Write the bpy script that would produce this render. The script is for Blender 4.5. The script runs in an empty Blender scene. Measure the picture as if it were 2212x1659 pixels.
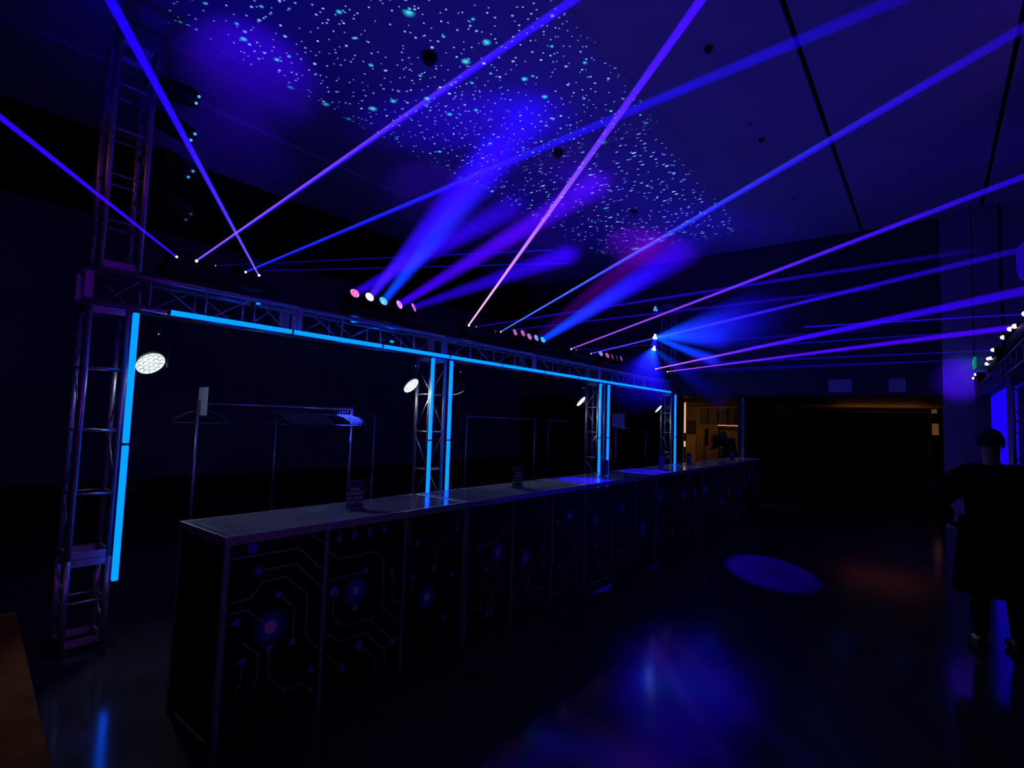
import bpy, bmesh, math, random
from mathutils import Vector, Matrix
random.seed(7)
S = bpy.context.scene
COL = S.collection

# ------------------------------------------------------------------ camera
FPX, YAW, PITCH, ROLL, CAMZ = 1143.09, 0.671234, 0.0681055, 0.0326904, 1.73
cp, sp, cyw, syw = math.cos(PITCH), math.sin(PITCH), math.cos(YAW), math.sin(YAW)
FW = Vector((cyw*cp, syw*cp, sp)); R0 = Vector((syw, -cyw, 0)); U0 = R0.cross(FW)
RT = R0*math.cos(ROLL)+U0*math.sin(ROLL); UP = -R0*math.sin(ROLL)+U0*math.cos(ROLL)
cam_d = bpy.data.cameras.new('camera'); cam = bpy.data.objects.new('camera', cam_d); COL.objects.link(cam)
cam_d.sensor_width = 36; cam_d.lens = FPX/2212*36; cam_d.clip_start = .05; cam_d.clip_end = 200
CM = Matrix((RT, UP, -FW)).transposed().to_4x4(); CM.translation = Vector((0, 0, CAMZ))
cam.matrix_world = CM
S.camera = cam
def at(x, y, ax, v):
    """point of the photograph on the world plane axis ax = v"""
    d = FW*FPX + RT*(x-1106) - UP*(y-829.5)
    c = Vector((0, 0, CAMZ)); t = (v-c[ax])/d[ax]
    return c+d*t

# ------------------------------------------------------------------ world, colour
w = bpy.data.worlds.new('world'); S.world = w; w.use_nodes = True
w.node_tree.nodes['Background'].inputs[0].default_value = (.002, .0015, .01, 1)
w.node_tree.nodes['Background'].inputs[1].default_value = .2
S.view_settings.view_transform = 'Standard'; S.view_settings.look = 'None'
S.view_settings.exposure = 0; S.view_settings.gamma = 1; S.view_settings.use_curve_mapping = False
cy = S.cycles
cy.max_bounces = 5; cy.diffuse_bounces = 2; cy.glossy_bounces = 3; cy.transmission_bounces = 4
cy.transparent_max_bounces = 16; cy.volume_bounces = 0
cy.sample_clamp_indirect = 1.5; cy.sample_clamp_direct = 0
cy.use_denoising = True; cy.use_light_tree = True
cy.caustics_reflective = False; cy.caustics_refractive = False

# ------------------------------------------------------------------ lights of the hall, with added fills
def light(kind, name, loc, target=None, power=10, color=(1, 1, 1), size=.05, angle=30, blend=.5, sx=None, sy=None):
    d = bpy.data.lights.new(name, kind); o = bpy.data.objects.new(name, d); COL.objects.link(o)
    d.energy = power; d.color = color; o.location = loc
    if kind == 'SPOT':
        d.spot_size = math.radians(angle); d.spot_blend = blend; d.shadow_soft_size = size
    elif kind == 'AREA':
        d.shape = 'RECTANGLE'; d.size = sx; d.size_y = sy
    else:
        d.shadow_soft_size = size
    if target is not None:
        o.rotation_euler = (Vector(target)-Vector(loc)).to_track_quat('-Z', 'Y').to_euler()
    return o
CEIL = 6.0
BLUE = (.05, .0, 1); VIOLET = (.2, .0, 1)
# unseen area fills added for the ceiling ambient
light('AREA', 'ceiling_fill_left', (6.5, 4.2, 3.3), (6.5, 4.0, 6), 7, (.05, .0, 1), sx=11, sy=.5)
light('AREA', 'ceiling_fill_right', (9, -.6, 3.0), (9, -.2, 6), 6, (.06, .0, 1), sx=8, sy=.5)
light('AREA', 'violet_fill', (6.0, -2.2, 5.4), (4, 3.5, 1.0), 9, (.2, .06, 1), sx=6, sy=.3)  # violet flood added unseen to lift the counter front and signs
light('SPOT', 'counter_fill', (1.5, -2.0, 4.6), (2.6, 3.0, .9), 32, (.50, .52, 1), .2, 46, .9)  # added fill spot without a fixture, brightens counter and sign lettering
light('SPOT', 'tower_wash', (.4, -.6, 2.9), (1.1, 4.8, 1.8), 70, (.35, .0, 1), .3, 62, .9)
light('SPOT', 'warm_left', (-2.0, 3.2, 3.9), (1.2, 4.8, 3.65), 16, (1, .33, .1), .1, 15, .9)
light('SPOT', 'warm_left', (-2.5, 2.5, 2.8), (.0, 3.6, .4), 9, (1, .36, .08), .1, 50, .9)

def ceil_spot(src, px, py, power, color, angle, blend=1.0, size=.05):
    return light('SPOT', 'wash_beam', src, at(px, py, 2, CEIL), power, color, size, angle, blend)
ceil_spot((1.9, 4.6, 3.9), 545, 150, 330, (.045, 0, 1), 34)
ceil_spot((1.9, 5.3, 3.6), 500, 330, 190, (.045, 0, 1), 30)
ceil_spot((.6, 3.0, 2.9), 390, -30, 150, (.008, 0, 1), 44)
ceil_spot((6.5, 1.5, 3.0), 985, 262, 700, (.02, 0, 1), 20)
ceil_spot((3.36, 4.8, 3.05), 930, 420, 420, (.06, 0, 1), 24)
ceil_spot((3.56, 4.8, 3.05), 1140, 250, 300, (.01, 0, 1), 22)
ceil_spot((3.98, 4.8, 3.05), 1270, 400, 420, (.05, 0, 1), 15)
ceil_spot((4.2, 4.8, 3.05), 1160, 545, 420, (.06, 0, 1), 17)
ceil_spot((6.9, 4.8, 3.05), 1395, 535, 900, (.20, 0, 1), 22)
ceil_spot((6.9, 4.8, 3.05), 1560, 490, 260, (.02, 0, 1), 26)
ceil_spot((8, 2, 3.0), 1800, 100, 14, (.05, 0, 1), 80)
# floor pools, blob on the end pier, patches of blue on the counter
light('SPOT', 'floor_pool', (-2.2, -.9, 3.2), (3.62, 1.36, 0), 12000, (.02, 0, 1), .10, 8.6, .8)
light('SPOT', 'floor_pool', (12.3, 4.2, 4.0), (7.2, 1.6, 0), 12000, (.03, 0, 1), .03, 8.5, .4)
light('SPOT', 'pier_pool', (11.0, .3, 3.0), at(2068, 820, 0, 13.0), 260, (.06, 0, 1), .05, 26, 1)
light('SPOT', 'counter_blue', (6.6, 3.5, 5.9), (5.35, 3.14, 1.07), 7500, (.02, .0, 1), .01, 7.5, .2)
light('SPOT', 'counter_blue', (10.6, 3.6, 5.9), (7.1, 3.2, 1.07), 11000, (.02, .0, 1), .01, 7, .3)
light('SPOT', 'hanger_blue', (2.9, 4.3, 2.35), at(755, 916, 1, 5.3), 1500, (.02, .04, 1), .02, 13, .4)
# star projectors (procedural gobo of stars)
def star_projector(loc, half_x, half_y, power, stretch, seed, big_keep, name):
    o = light('SPOT', name, loc, None, power, (1, 1, 1), .0, 150, .0)
    o.rotation_euler = (math.pi, 0, 0)
    d = o.data; d.use_nodes = True; nt = d.node_tree; N = nt.nodes; L = nt.links; N.clear()
    H = CEIL-loc[2]
    def m(op, a, b=None, c=None, clamp=False):
        n = N.new('ShaderNodeMath'); n.operation = op; n.use_clamp = clamp
        for i, v in enumerate((a, b, c)):
            if v is None: continue
            if isinstance(v, (int, float)): n.inputs[i].default_value = v
            else: L.new(v, n.inputs[i])
        return n.outputs[0]
    tc = N.new('ShaderNodeTexCoord'); sep = N.new('ShaderNodeSeparateXYZ'); L.new(tc.outputs['Normal'], sep.inputs[0])
    az = m('MAXIMUM', m('ABSOLUTE', sep.outputs[2]), .05)
    u = m('MULTIPLY', m('DIVIDE', sep.outputs[0], az), H); v = m('MULTIPLY', m('DIVIDE', sep.outputs[1], az), H)
    mask = m('MULTIPLY', m('LESS_THAN', m('ABSOLUTE', u), half_x), m('LESS_THAN', m('ABSOLUTE', v), half_y))
    edge = m('MULTIPLY', m('SUBTRACT', 1, m('POWER', m('DIVIDE', m('ABSOLUTE', u), half_x), 8)), m('SUBTRACT', 1, m('POWER', m('DIVIDE', m('ABSOLUTE', v), half_y), 14)), clamp=True)
    def layer(scale, rmin, rmax, keep, power_, off):
        cmb = N.new('ShaderNodeCombineXYZ'); L.new(m('ADD', u, off), cmb.inputs[0]); L.new(m('DIVIDE', m('ADD', v, off*1.7), stretch), cmb.inputs[1])
        vo = N.new('ShaderNodeTexVoronoi'); vo.voronoi_dimensions = '2D'; vo.inputs['Scale'].default_value = scale; L.new(cmb.outputs[0], vo.inputs['Vector'])
        sc = N.new('ShaderNodeSeparateColor'); L.new(vo.outputs['Color'], sc.inputs[0])
        dist = m('DIVIDE', vo.outputs['Distance'], scale)
        rad = m('ADD', rmin, m('MULTIPLY', m('POWER', sc.outputs[1], 3), rmax-rmin))
        q = m('SUBTRACT', 1, m('DIVIDE', dist, rad), clamp=True)
        return m('MULTIPLY', m('POWER', q, power_), m('LESS_THAN', sc.outputs[0], keep)), sc.outputs[2]
    s1, r1 = layer(6.5, .013, .027, .6, 1.0, seed)
    s3, r3 = layer(9.0, .011, .017, .38, .8, seed+5)
    s2, r2 = layer(2.3, .03, .085, big_keep, 1.8, seed+9)
    small = m('MULTIPLY', m('ADD', m('MULTIPLY', s1, m('ADD', .5, r1)), m('MULTIPLY', s3, .8)), 1.7)
    a = N.new('ShaderNodeMixRGB'); a.blend_type = 'ADD'; a.inputs[0].default_value = 1
    c1 = N.new('ShaderNodeMixRGB'); c1.blend_type = 'MULTIPLY'; c1.inputs[0].default_value = 1; c1.inputs[1].default_value = (.28, .55, .95, 1)
    c2 = N.new('ShaderNodeMixRGB'); c2.blend_type = 'MULTIPLY'; c2.inputs[0].default_value = 1; c2.inputs[1].default_value = (.05, .75, .85, 1)
    L.new(small, c1.inputs[2]); L.new(m('MULTIPLY', s2, 1.6), c2.inputs[2])
    L.new(c1.outputs[0], a.inputs[1]); L.new(c2.outputs[0], a.inputs[2])
    b = N.new('ShaderNodeMixRGB'); b.blend_type = 'ADD'; b.inputs[0].default_value = 1; b.inputs[2].default_value = (.0, .0, .042, 1)
    L.new(a.outputs[0], b.inputs[1])
    em = N.new('ShaderNodeEmission'); L.new(b.outputs[0], em.inputs[0])
    # compensate the cosine falloff so the ceiling picture is even
    L.new(m('MULTIPLY', m('MULTIPLY', mask, edge), m('DIVIDE', 1, m('POWER', az, 3))), em.inputs[1])
    out = N.new('ShaderNodeOutputLight'); L.new(em.outputs[0], out.inputs[0])
    return o
star_projector((4.4, 4.75, 3.2), 2.6, 1.85, 480, 1.0, 3.0, .52, 'star_projector')
star_projector((9.4, 4.85, 3.2), 2.6, 1.75, 560, 2.0, 40.0, .16, 'star_projector')

# ------------------------------------------------------------------ materials
MATS = {}
def mat(name, col, rough=.6, metal=0, em=None, es=0, noise=0, nscale=20, bump=0, spec=None, alpha=None, trans=0, ior=None):
    if name in MATS: return MATS[name]
    m = bpy.data.materials.new(name); m.use_nodes = True; nt = m.node_tree; b = nt.nodes['Principled BSDF']
    b.inputs['Base Color'].default_value = (*col, 1); b.inputs['Roughness'].default_value = rough; b.inputs['Metallic'].default_value = metal
    if spec is not None: b.inputs['Specular IOR Level'].default_value = spec
    if ior: b.inputs['IOR'].default_value = ior
    if trans: b.inputs['Transmission Weight'].default_value = trans
    if alpha is not None: b.inputs['Alpha'].default_value = alpha
    if em: b.inputs['Emission Color'].default_value = (*em, 1); b.inputs['Emission Strength'].default_value = es
    if noise or bump:
        tc = nt.nodes.new('ShaderNodeTexCoord'); n = nt.nodes.new('ShaderNodeTexNoise'); n.inputs['Scale'].default_value = nscale; n.inputs['Detail'].default_value = 4
        nt.links.new(tc.outputs['Object'], n.inputs['Vector'])
        if noise:
            r = nt.nodes.new('ShaderNodeValToRGB')
            r.color_ramp.elements[0].color = (*[c*(1-noise) for c in col], 1); r.color_ramp.elements[1].color = (*[min(1, c*(1+noise)) for c in col], 1)
            r.color_ramp.elements[0].position = .3; r.color_ramp.elements[1].position = .7
            nt.links.new(n.outputs['Fac'], r.inputs[0]); nt.links.new(r.outputs[0], b.inputs['Base Color'])
        if bump:
            bp = nt.nodes.new('ShaderNodeBump'); bp.inputs['Strength'].default_value = bump; bp.inputs['Distance'].default_value = .01
            nt.links.new(n.outputs['Fac'], bp.inputs['Height']); nt.links.new(bp.outputs[0], b.inputs['Normal'])
    MATS[name] = m; return m
M_FLOOR = mat('polished_dark_floor', (.022, .021, .026), .12, spec=.42, noise=.3, nscale=3, bump=.015)
M_CEIL = mat('ceiling_plaster', (.5, .5, .52), .85, noise=.05, nscale=2, spec=.1)
M_WALL = mat('wall_paint', (.075, .068, .08), .9, noise=.12, nscale=1.5, spec=.1)
M_BLACK = mat('black_drape', (.006, .006, .007), .95, noise=.3, nscale=8, spec=.05)
M_ALU = mat('truss_aluminium', (.42, .41, .42), .38, .75, noise=.2, nscale=30)
M_PLATE = mat('truss_plate', (.45, .44, .45), .5, .4, noise=.15, nscale=25)
M_HOUS = mat('black_housing', (.008, .008, .009), .55, noise=.2, nscale=40, spec=.2)
M_LED = mat('blue_led_diffuser', (.02, .05, .2), .4, em=(0, .075, 1.0), es=4.9)
M_LEDC = mat('led_end_cap', (.01, .012, .03), .5)
M_CHROME = mat('rack_steel', (.35, .35, .37), .3, .9, noise=.1)
M_TOP = mat('counter_top_laminate', (.16, .17, .20), .09, noise=.25, nscale=2.5, bump=.004)
M_EDGE = mat('counter_edge_aluminium', (.40, .40, .42), .32, .6)
M_PANEL = mat('black_printed_panel', (.005, .006, .012), .45, noise=.2, nscale=5, spec=.15)
M_LINE = mat('print_grey_line', (.30, .34, .42), .6)
M_DOTB = mat('print_blue_dot', (.02, .10, .50), .6)
M_DOTT = mat('print_teal_dot', (.04, .22, .45), .6)
M_DOTP = mat('print_pink_dot', (.62, .30, .62), .6)
M_PAPER = mat('white_paper', (.75, .80, .76), .8, noise=.06, nscale=30)
M_HANG = mat('plastic_hanger', (.12, .13, .17), .4, noise=.1)
M_ACR = mat('clear_acrylic', (.75, .8, .95), .03, trans=.9, ior=1.4)
M_CARD = mat('black_card', (.010, .010, .03), .35)
M_WHITEINK = mat('white_ink', (.8, .8, .8), .6)
M_SKIN = mat('skin', (.45, .27, .2), .6, noise=.1)
M_CLOTH = mat('dark_cloth', (.008, .008, .01), .95, noise=.3, nscale=60, spec=.05)
M_HAIR = mat('dark_hair', (.01, .008, .007), .8)
M_DOME = mat('black_dome', (.004, .004, .006), .08)
M_WOOD = mat('orange_wood', (.13, .042, .008), .9, spec=.05, noise=.3, nscale=6)
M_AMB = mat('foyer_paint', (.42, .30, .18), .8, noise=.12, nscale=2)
M_AMBDK = mat('foyer_dark_wood', (.06, .035, .02), .5, noise=.3, nscale=4)

def emis(name, col, s):
    return mat(name, (0, 0, 0), .5, em=col, es=s)

# ------------------------------------------------------------------ mesh helpers
def mesh_obj(name, bm, m, parent=None, smooth=False, loc=None):
    bmesh.ops.recalc_face_normals(bm, faces=bm.faces)
    me = bpy.data.meshes.new(name); bm.to_mesh(me); bm.free()
    if m is not None:
        for x in (m if isinstance(m, list) else [m]): me.materials.append(x)
    if smooth:
        for p in me.polygons: p.use_smooth = True
    o = bpy.data.objects.new(name, me); COL.objects.link(o)
    if loc is not None: o.location = loc
    if parent: o.parent = parent
    return o
def box(bm, lo, hi, bev=0):
    lo = Vector(lo); hi = Vector(hi)
    lo, hi = Vector(map(min, zip(lo, hi))), Vector(map(max, zip(lo, hi)))
    g = bmesh.ops.create_cube(bm, size=1)['verts']
    for v in g:
        v.co = Vector(((lo[i]+hi[i])/2+v.co[i]*(hi[i]-lo[i]) for i in range(3)))
    if bev:
        es = list({e for v in g for e in v.link_edges})
        bmesh.ops.bevel(bm, geom=es, offset=bev, segments=1, affect='EDGES')
    return g
def tube(bm, a, b, r, n=8, r2=None, caps=True):
    a = Vector(a); b = Vector(b); d = b-a
    if d.length < 1e-6: return
    q = d.to_track_quat('Z', 'Y').to_matrix().to_4x4()
    bmesh.ops.create_cone(bm, cap_ends=caps, segments=n, radius1=r, radius2=r if r2 is None else r2, depth=d.length,
                          matrix=Matrix.Translation((a+b)/2) @ q)
def pathtube(bm, pts, r, n=6):
    pts = [Vector(p) for p in pts]
    rings = []
    for i, p in enumerate(pts):
        d = (pts[min(i+1, len(pts)-1)]-pts[max(i-1, 0)]).normalized()
        q = d.to_track_quat('Z', 'Y')
        rings.append([bm.verts.new(p+q @ Vector((math.cos(2*math.pi*k/n)*r, math.sin(2*math.pi*k/n)*r, 0))) for k in range(n)])
    for a, b in zip(rings, rings[1:]):
        for k in range(n): bm.faces.new((a[k], a[(k+1) % n], b[(k+1) % n], b[k]))
    bm.faces.new(rings[0]); bm.faces.new(rings[-1])
def ball(bm, c, r, u=12, v=8, sc=(1, 1, 1)):
    bmesh.ops.create_uvsphere(bm, u_segments=u, v_segments=v, radius=r, matrix=Matrix.Translation(Vector(c)) @ Matrix.Diagonal((*sc, 1)))
def bm_box(lo, hi, bev=0):
    bm = bmesh.new(); box(bm, lo, hi, bev); return bm
def bm_tube(a, b, r, n=8, r2=None):
    bm = bmesh.new(); tube(bm, a, b, r, n, r2); return bm
def thing(name, label, cat, loc=(0, 0, 0), group=None, rot=None):
    o = bpy.data.objects.new(name, None); COL.objects.link(o); o.location = loc; o.empty_display_size = .05
    if rot: o.rotation_euler = rot
    o['label'] = label; o['category'] = cat
    if group: o['group'] = group
    return o
def tag(o, label, cat, group=None):
    o['label'] = label; o['category'] = cat
    if group: o['group'] = group
    return o
def struct(name, bm, m, parent=None):
    o = mesh_obj(name, bm, m, parent)
    if parent is None: o['kind'] = 'structure'
    return o
def sub(v, loc): return tuple(Vector(v)-Vector(loc))

# ------------------------------------------------------------------ the room
XA, XB = -5.0, 13.2           # hall from behind the camera to the end wall
YA, YB = -7.0, 10.1
fl = struct('floor', bm_box((XA, YA, -.1), (27, YB+.3, 0)), M_FLOOR)
ce = struct('ceiling', bm_box((XA, YA, CEIL+.06), (XB+.2, YB+.3, CEIL+.2)), M_BLACK)
seams = [YA, -4.3, -2.6, -.80, 1.10, 2.86, 6.93, 7.90, YB]
for i, (a, b) in enumerate(zip(seams, seams[1:])):
    g = .028 if a not in (2.86,) else .006
    g2 = .028 if b not in (2.86,) else .006
    dz = -.035 if a == 7.90 else (.012 if a == 2.86 else 0)
    struct('panel', bm_box((XA, a+g, CEIL+dz), (XB, b-g2, CEIL+.059)), M_CEIL, ce)
# left long wall: paint below, black valance under the ceiling, black plinth
struct('wall_left', bm_box((XA, YB, 0), (XB+.2, YB+.3, 6.2)), M_WALL)
va = mesh_obj('drape_valance', bm_box((XA, YB-.16, 4.70), (XB, YB-.04, CEIL-.04)), M_BLACK)
va['kind'] = 'structure'
bm = bmesh.new()
n = 160
pr = None
for i in range(n+1):
    x = XA+(13.2-XA)*i/n; yy = YB-.16-.02*math.cos(i*1.9)
    a, b = bm.verts.new((x, yy, 4.70)), bm.verts.new((x, yy, CEIL-.05))
    if pr: bm.faces.new((pr[0], a, b, pr[1]))
    pr = (a, b)
mesh_obj('pleated_face', bm, M_BLACK, va, True)
struct('baseboard_left', bm_box((XA, YB-.25, .0), (XB, YB-.005, .58)), M_BLACK)
struct('wall_back', bm_box((XA-.2, YA, 0), (XA, YB, 6.2)), M_WALL)
struct('wall_right', bm_box((XA, YA-.2, 0), (XB+.2, YA, 6.2)), M_WALL)
# end wall above the low opening, with the pier to its right
OZ = 2.48
ew = struct('wall_end', bm_box((XB, -.18, OZ), (XB+.2, YB, 6.2)), M_WALL)
struct('wall_end_left', bm_box((XB, 5.0, 0), (XB+.2, YB, OZ)), M_BLACK)
pier = struct('pillar_end', bm_box((XB-.25, YA, 0), (XB+.2, -.18, 6.2)), mat('pier_paint', (.34, .28, .36), .85, noise=.1, nscale=2))
bm = bmesh.new(); box(bm, (XB-.27, -1.05, 0), (XB-.25, -1.02, 6)); mesh_obj('joint', bm, M_BLACK, pier)
for a, b in ((1840, 1790), (1957, 1920)):
    p = at(a, 815, 0, XB); q = at(b, 850, 0, XB)
    mesh_obj('wall_panel', bm_box((XB-.02, p.y, OZ+.07), (XB-.001, q.y, 2.83)), mat('pale_wall_panel', (.5, .48, .52), .8), ew)
# foyer beyond: low ceiling, side partition, far black wall, amber room on the left
struct('ceiling_foyer', bm_box((XB+.2, -.4, OZ), (23, 9, OZ+.15)), mat('foyer_ceiling', (.28, .15, .09), .55, noise=.2, nscale=1))
struct('wall_foyer_right', bm_box((XB+.2, -.45, 0), (22, -.25, OZ)), mat('foyer_right_wall', (.10, .05, .03), .6))
struct('wall_partition', bm_box((XB+.05, 3.52, 0), (20.8, 3.62, OZ-.002)), mat('partition_black', (.007, .008, .012), .7))
struct('wall_foyer_end', bm_box((21.1, -.3, 0), (21.3, 3.8, OZ-.01)), M_BLACK)
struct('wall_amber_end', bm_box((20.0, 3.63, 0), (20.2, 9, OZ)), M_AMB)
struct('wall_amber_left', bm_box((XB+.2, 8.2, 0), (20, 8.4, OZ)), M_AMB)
struct('trim_1', bm_box((21.02, .1, 2.36), (21.1, 3.7, 2.43)), mat('door_head_trim', (.25, .14, .08), .4))
struct('trim_2', bm_box((21.0, -.02, 0), (21.1, .1, 2.43)), MATS['door_head_trim'])
struct('trim_3', bm_box((21.0, 3.66, 0), (21.1, 3.80, 2.43)), MATS['door_head_trim'])
light('AREA', 'foyer_lamp', (17.5, 7.2, 2.3), (18.6, 5.6, .8), 7.0, (1, .50, .16), sx=.6, sy=.6)
light('AREA', 'corridor_lamp', (19.0, 1.2, 1.9), (19.0, 1.2, 3), 3.0, (1, .36, .10), sx=.5, sy=2.0)
# warm edge-lit cove lamp over the far doorway
p = at(1934, 880, 0, 20.6); q = at(2010, 881, 0, 20.6)
cv = thing('cove_lamp', 'thin amber cove lamp glowing over the far black doorway', 'lamp', (20.6, (p.y+q.y)/2, p.z))
mesh_obj('housing', bm_box((.03, q.y-(p.y+q.y)/2, -.05), (.09, p.y-(p.y+q.y)/2, .05)), M_HOUS, cv)
mesh_obj('diffuser', bm_box((0, q.y-(p.y+q.y)/2, -.02), (.03, p.y-(p.y+q.y)/2, .02)), emis('amber_cove', (1, .38, .10), .45), cv)

# ------------------------------------------------------------------ box truss
YF, YK, RCH = 4.78, 5.02, .022          # front and back chord centres
def truss(name, label, a, b, axis, cross, group=None, bays=None, plate_ends=(True, True), ph=0):
    """box truss between a and b along axis (0 = x, 2 = z); cross = ((lo,hi),(lo,hi)) chord centres on the other two axes"""
    oth = [i for i in range(3) if i != axis]
    L = b[axis]-a[axis]
    t = thing(name, label, 'truss', tuple(a), group)
    def P(s, u, v):
        p = [0, 0, 0]; p[axis] = s; p[oth[0]] = cross[0][u]-a[oth[0]]; p[oth[1]] = cross[1][v]-a[oth[1]]; return Vector(p)
    for u in (0, 1):
        for v in (0, 1):
            mesh_obj('chord', bm_tube(P(.0, u, v), P(L, u, v), RCH, 10), M_ALU, t, True)
    nb = bays or max(1, round(L/.42))
    faces = [((0, 0), (0, 1)), ((1, 0), (1, 1)), ((0, 0), (1, 0)), ((0, 1), (1, 1))]
    e = .05
    for k in range(1, nb):
        s = L*k/nb
        for (c0, c1) in faces:
            mesh_obj('rung', bm_tube(P(s, *c0), P(s, *c1), .0095, 8), M_ALU, t, True)
    for k in range(nb):
        s0, s1 = L*k/nb, L*(k+1)/nb
        if k == 0: s0 += e+.03
        if k == nb-1: s1 -= e+.03
        s0 += .03; s1 -= .03
        for j, (c0, c1) in enumerate(faces):
            if axis == 2 and c0[1] == c1[1]: continue
            x0, x1 = (s0, s1) if (k+j+ph) % 2 == 0 else (s1, s0)
            mesh_obj('diagonal_brace', bm_tube(P(x0, *c0), P(x1, *c1), .006, 6), M_ALU, t, True)
    for idx, s in ((0, .025), (1, L-.025)):
        if not plate_ends[idx]: continue
        for (c0, c1) in faces:
            p, q = P(s, *c0), P(s, *c1)
            lo = Vector([min(p[i], q[i]) for i in range(3)]); hi = Vector([max(p[i], q[i]) for i in range(3)])
            lo[axis] -= .025; hi[axis] += .025
            flat = [i for i in oth if abs(p[i]-q[i]) < 1e-6][0]
            lo[flat] -= .004; hi[flat] += .004
            # keep between the chords
            run = [i for i in oth if i != flat][0]
            lo[run] += .02; hi[run] -= .02
            mesh_obj('end_plate', bm_box(lo, hi), M_PLATE, t)
    return t
ZL, ZU = 2.50, 2.74                      # lower and upper chord of the goalpost header
TW = [(1.06, 1.30), (4.42, 4.66), (8.56, 8.80), (12.02, 12.26)]   # x of the tower chords
ordn = ['first', 'second', 'third', 'fourth']
pos = ['beside the near end of the counter', 'behind the first joint of the bar counter', 'between the two middle LED tube pairs', 'at the far end of the counter']
for i, (a, b) in enumerate(TW):
    truss('truss_tower', 'lower aluminium truss tower, %s along the counter, %s' % (ordn[i], pos[i]), (a, YF, .64), (a, YF, ZL-.03), 2, ((a, b), (YF, YK)), 'goalpost truss towers', 4, ph=i)
    truss('truss_base_section', 'short bottom truss section on the floor under the %s tower' % ordn[i], (a, YF, .03), (a, YF, .635), 2, ((a, b), (YF, YK)), 'tower bottom sections', 2, ph=i+1)
    o = tag(mesh_obj('truss_base_plate', bm_box((-.19, -.19, 0), (.19, .19, .012), .003), M_HOUS, None, loc=((a+b)/2, (YF+YK)/2, 0)), 'square steel floor plate under the %s truss tower' % ordn[i], 'base plate', 'tower floor plates')
xs = [1.02, 2.66, 4.63, 6.55, 8.60, 10.55, 12.30]
seg = ['from the near tower corner to the first joint', 'ending above the second tower', 'starting past the second tower', 'ending above the third tower', 'starting past the third tower', 'ending at the far tower']
for i in range(6):
    truss('header_truss', 'horizontal box truss section %s' % seg[i], (xs[i], YF, ZL), (xs[i+1]-.006, YF, ZL), 0, ((YF, YK), (ZL, ZU)), 'header truss sections', 4, ph=i)
UT = at(247, 73, 1, YF).z
truss('truss_mast', 'truss mast rising from the near header corner to the ceiling, moving heads on its side', (1.10, YF, ZU+.03), (1.10, YF, UT), 2, ((1.10, 1.34), (YF, YK)), None, 5)
truss('truss_mast', 'distant truss mast above the far tower with blue moving heads', (12.0, YF, ZU+.03), (12.0, YF, 4.6), 2, ((12.0, 12.24), (YF, YK)), None, 5)

# ------------------------------------------------------------------ LED tubes
def led_tube(a, b, label, group, wd=.062, face='y'):
    a = Vector(a); b = Vector(b); d = b-a; L = d.length
    t = thing('led_tube', label, 'led tube', tuple(a), group)
    h = wd/2; e = .006
    if abs(d.x) > abs(d.z):
        bmd = bm_box((e, -.022, -h), (L-e, .014, h), .006); bmb = bm_box((0, .012, -h*.9), (L, .035, h*.9))
        caps = [((0, -.022, -h), (e, .014, h)), ((L-e, -.022, -h), (L, .014, h))]
    else:
        bmd = bm_box((-h, -.022, e), (h, .014, L-e), .006); bmb = bm_box((-h*.9, .012, 0), (h*.9, .035, L))
        caps = [((-h, -.022, 0), (h, .014, e)), ((-h, -.022, L-e), (h, .014, L))]
    mesh_obj('diffuser', bmd, M_LED, t); mesh_obj('back_channel', bmb, M_LEDC, t)
    for lo, hi in caps: mesh_obj('end_cap', bm_box(lo, hi), M_LEDC, t)
YT = 4.715
jx = [1.545, 2.577, 3.622, 4.655, 5.685, 6.71, 7.74, 8.765, 9.79, 10.80, 11.82]
nm = ['nearest, at the cut end by the near tower', 'second from the near tower', 'third from the near tower', 'just before the second tower', 'just past the second tower',
      'second past the second tower', 'third past the second tower', 'ending at the third tower', 'just past the third tower', 'farthest, reaching the far tower']
for i in range(10):
    led_tube((jx[i]+.002, YT, 2.492), (jx[i+1]-.002, YT, 2.492), 'horizontal blue LED tube under header truss, %s' % nm[i], 'horizontal blue LED tubes', .038)
vt = [(1.328, 'near tower', 'right side'), (4.385, 'second tower', 'left side'), (4.70, 'second tower', 'right side'), (8.52, 'third tower', 'left side'), (8.84, 'third tower', 'right side'), (12.12, 'far tower', 'front')]
for x, tw_, sd in vt:
    z0 = .457; z1 = 1.457; z2 = 2.452
    led_tube((x, YT, z0), (x, YT, z1-.002), 'lower vertical blue LED tube on the %s of the %s' % (sd, tw_), 'vertical blue LED tubes', .038)
    led_tube((x, YT, z1+.002), (x, YT, z2), 'upper vertical blue LED tube on the %s of the %s' % (sd, tw_), 'vertical blue LED tubes', .038)

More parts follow.
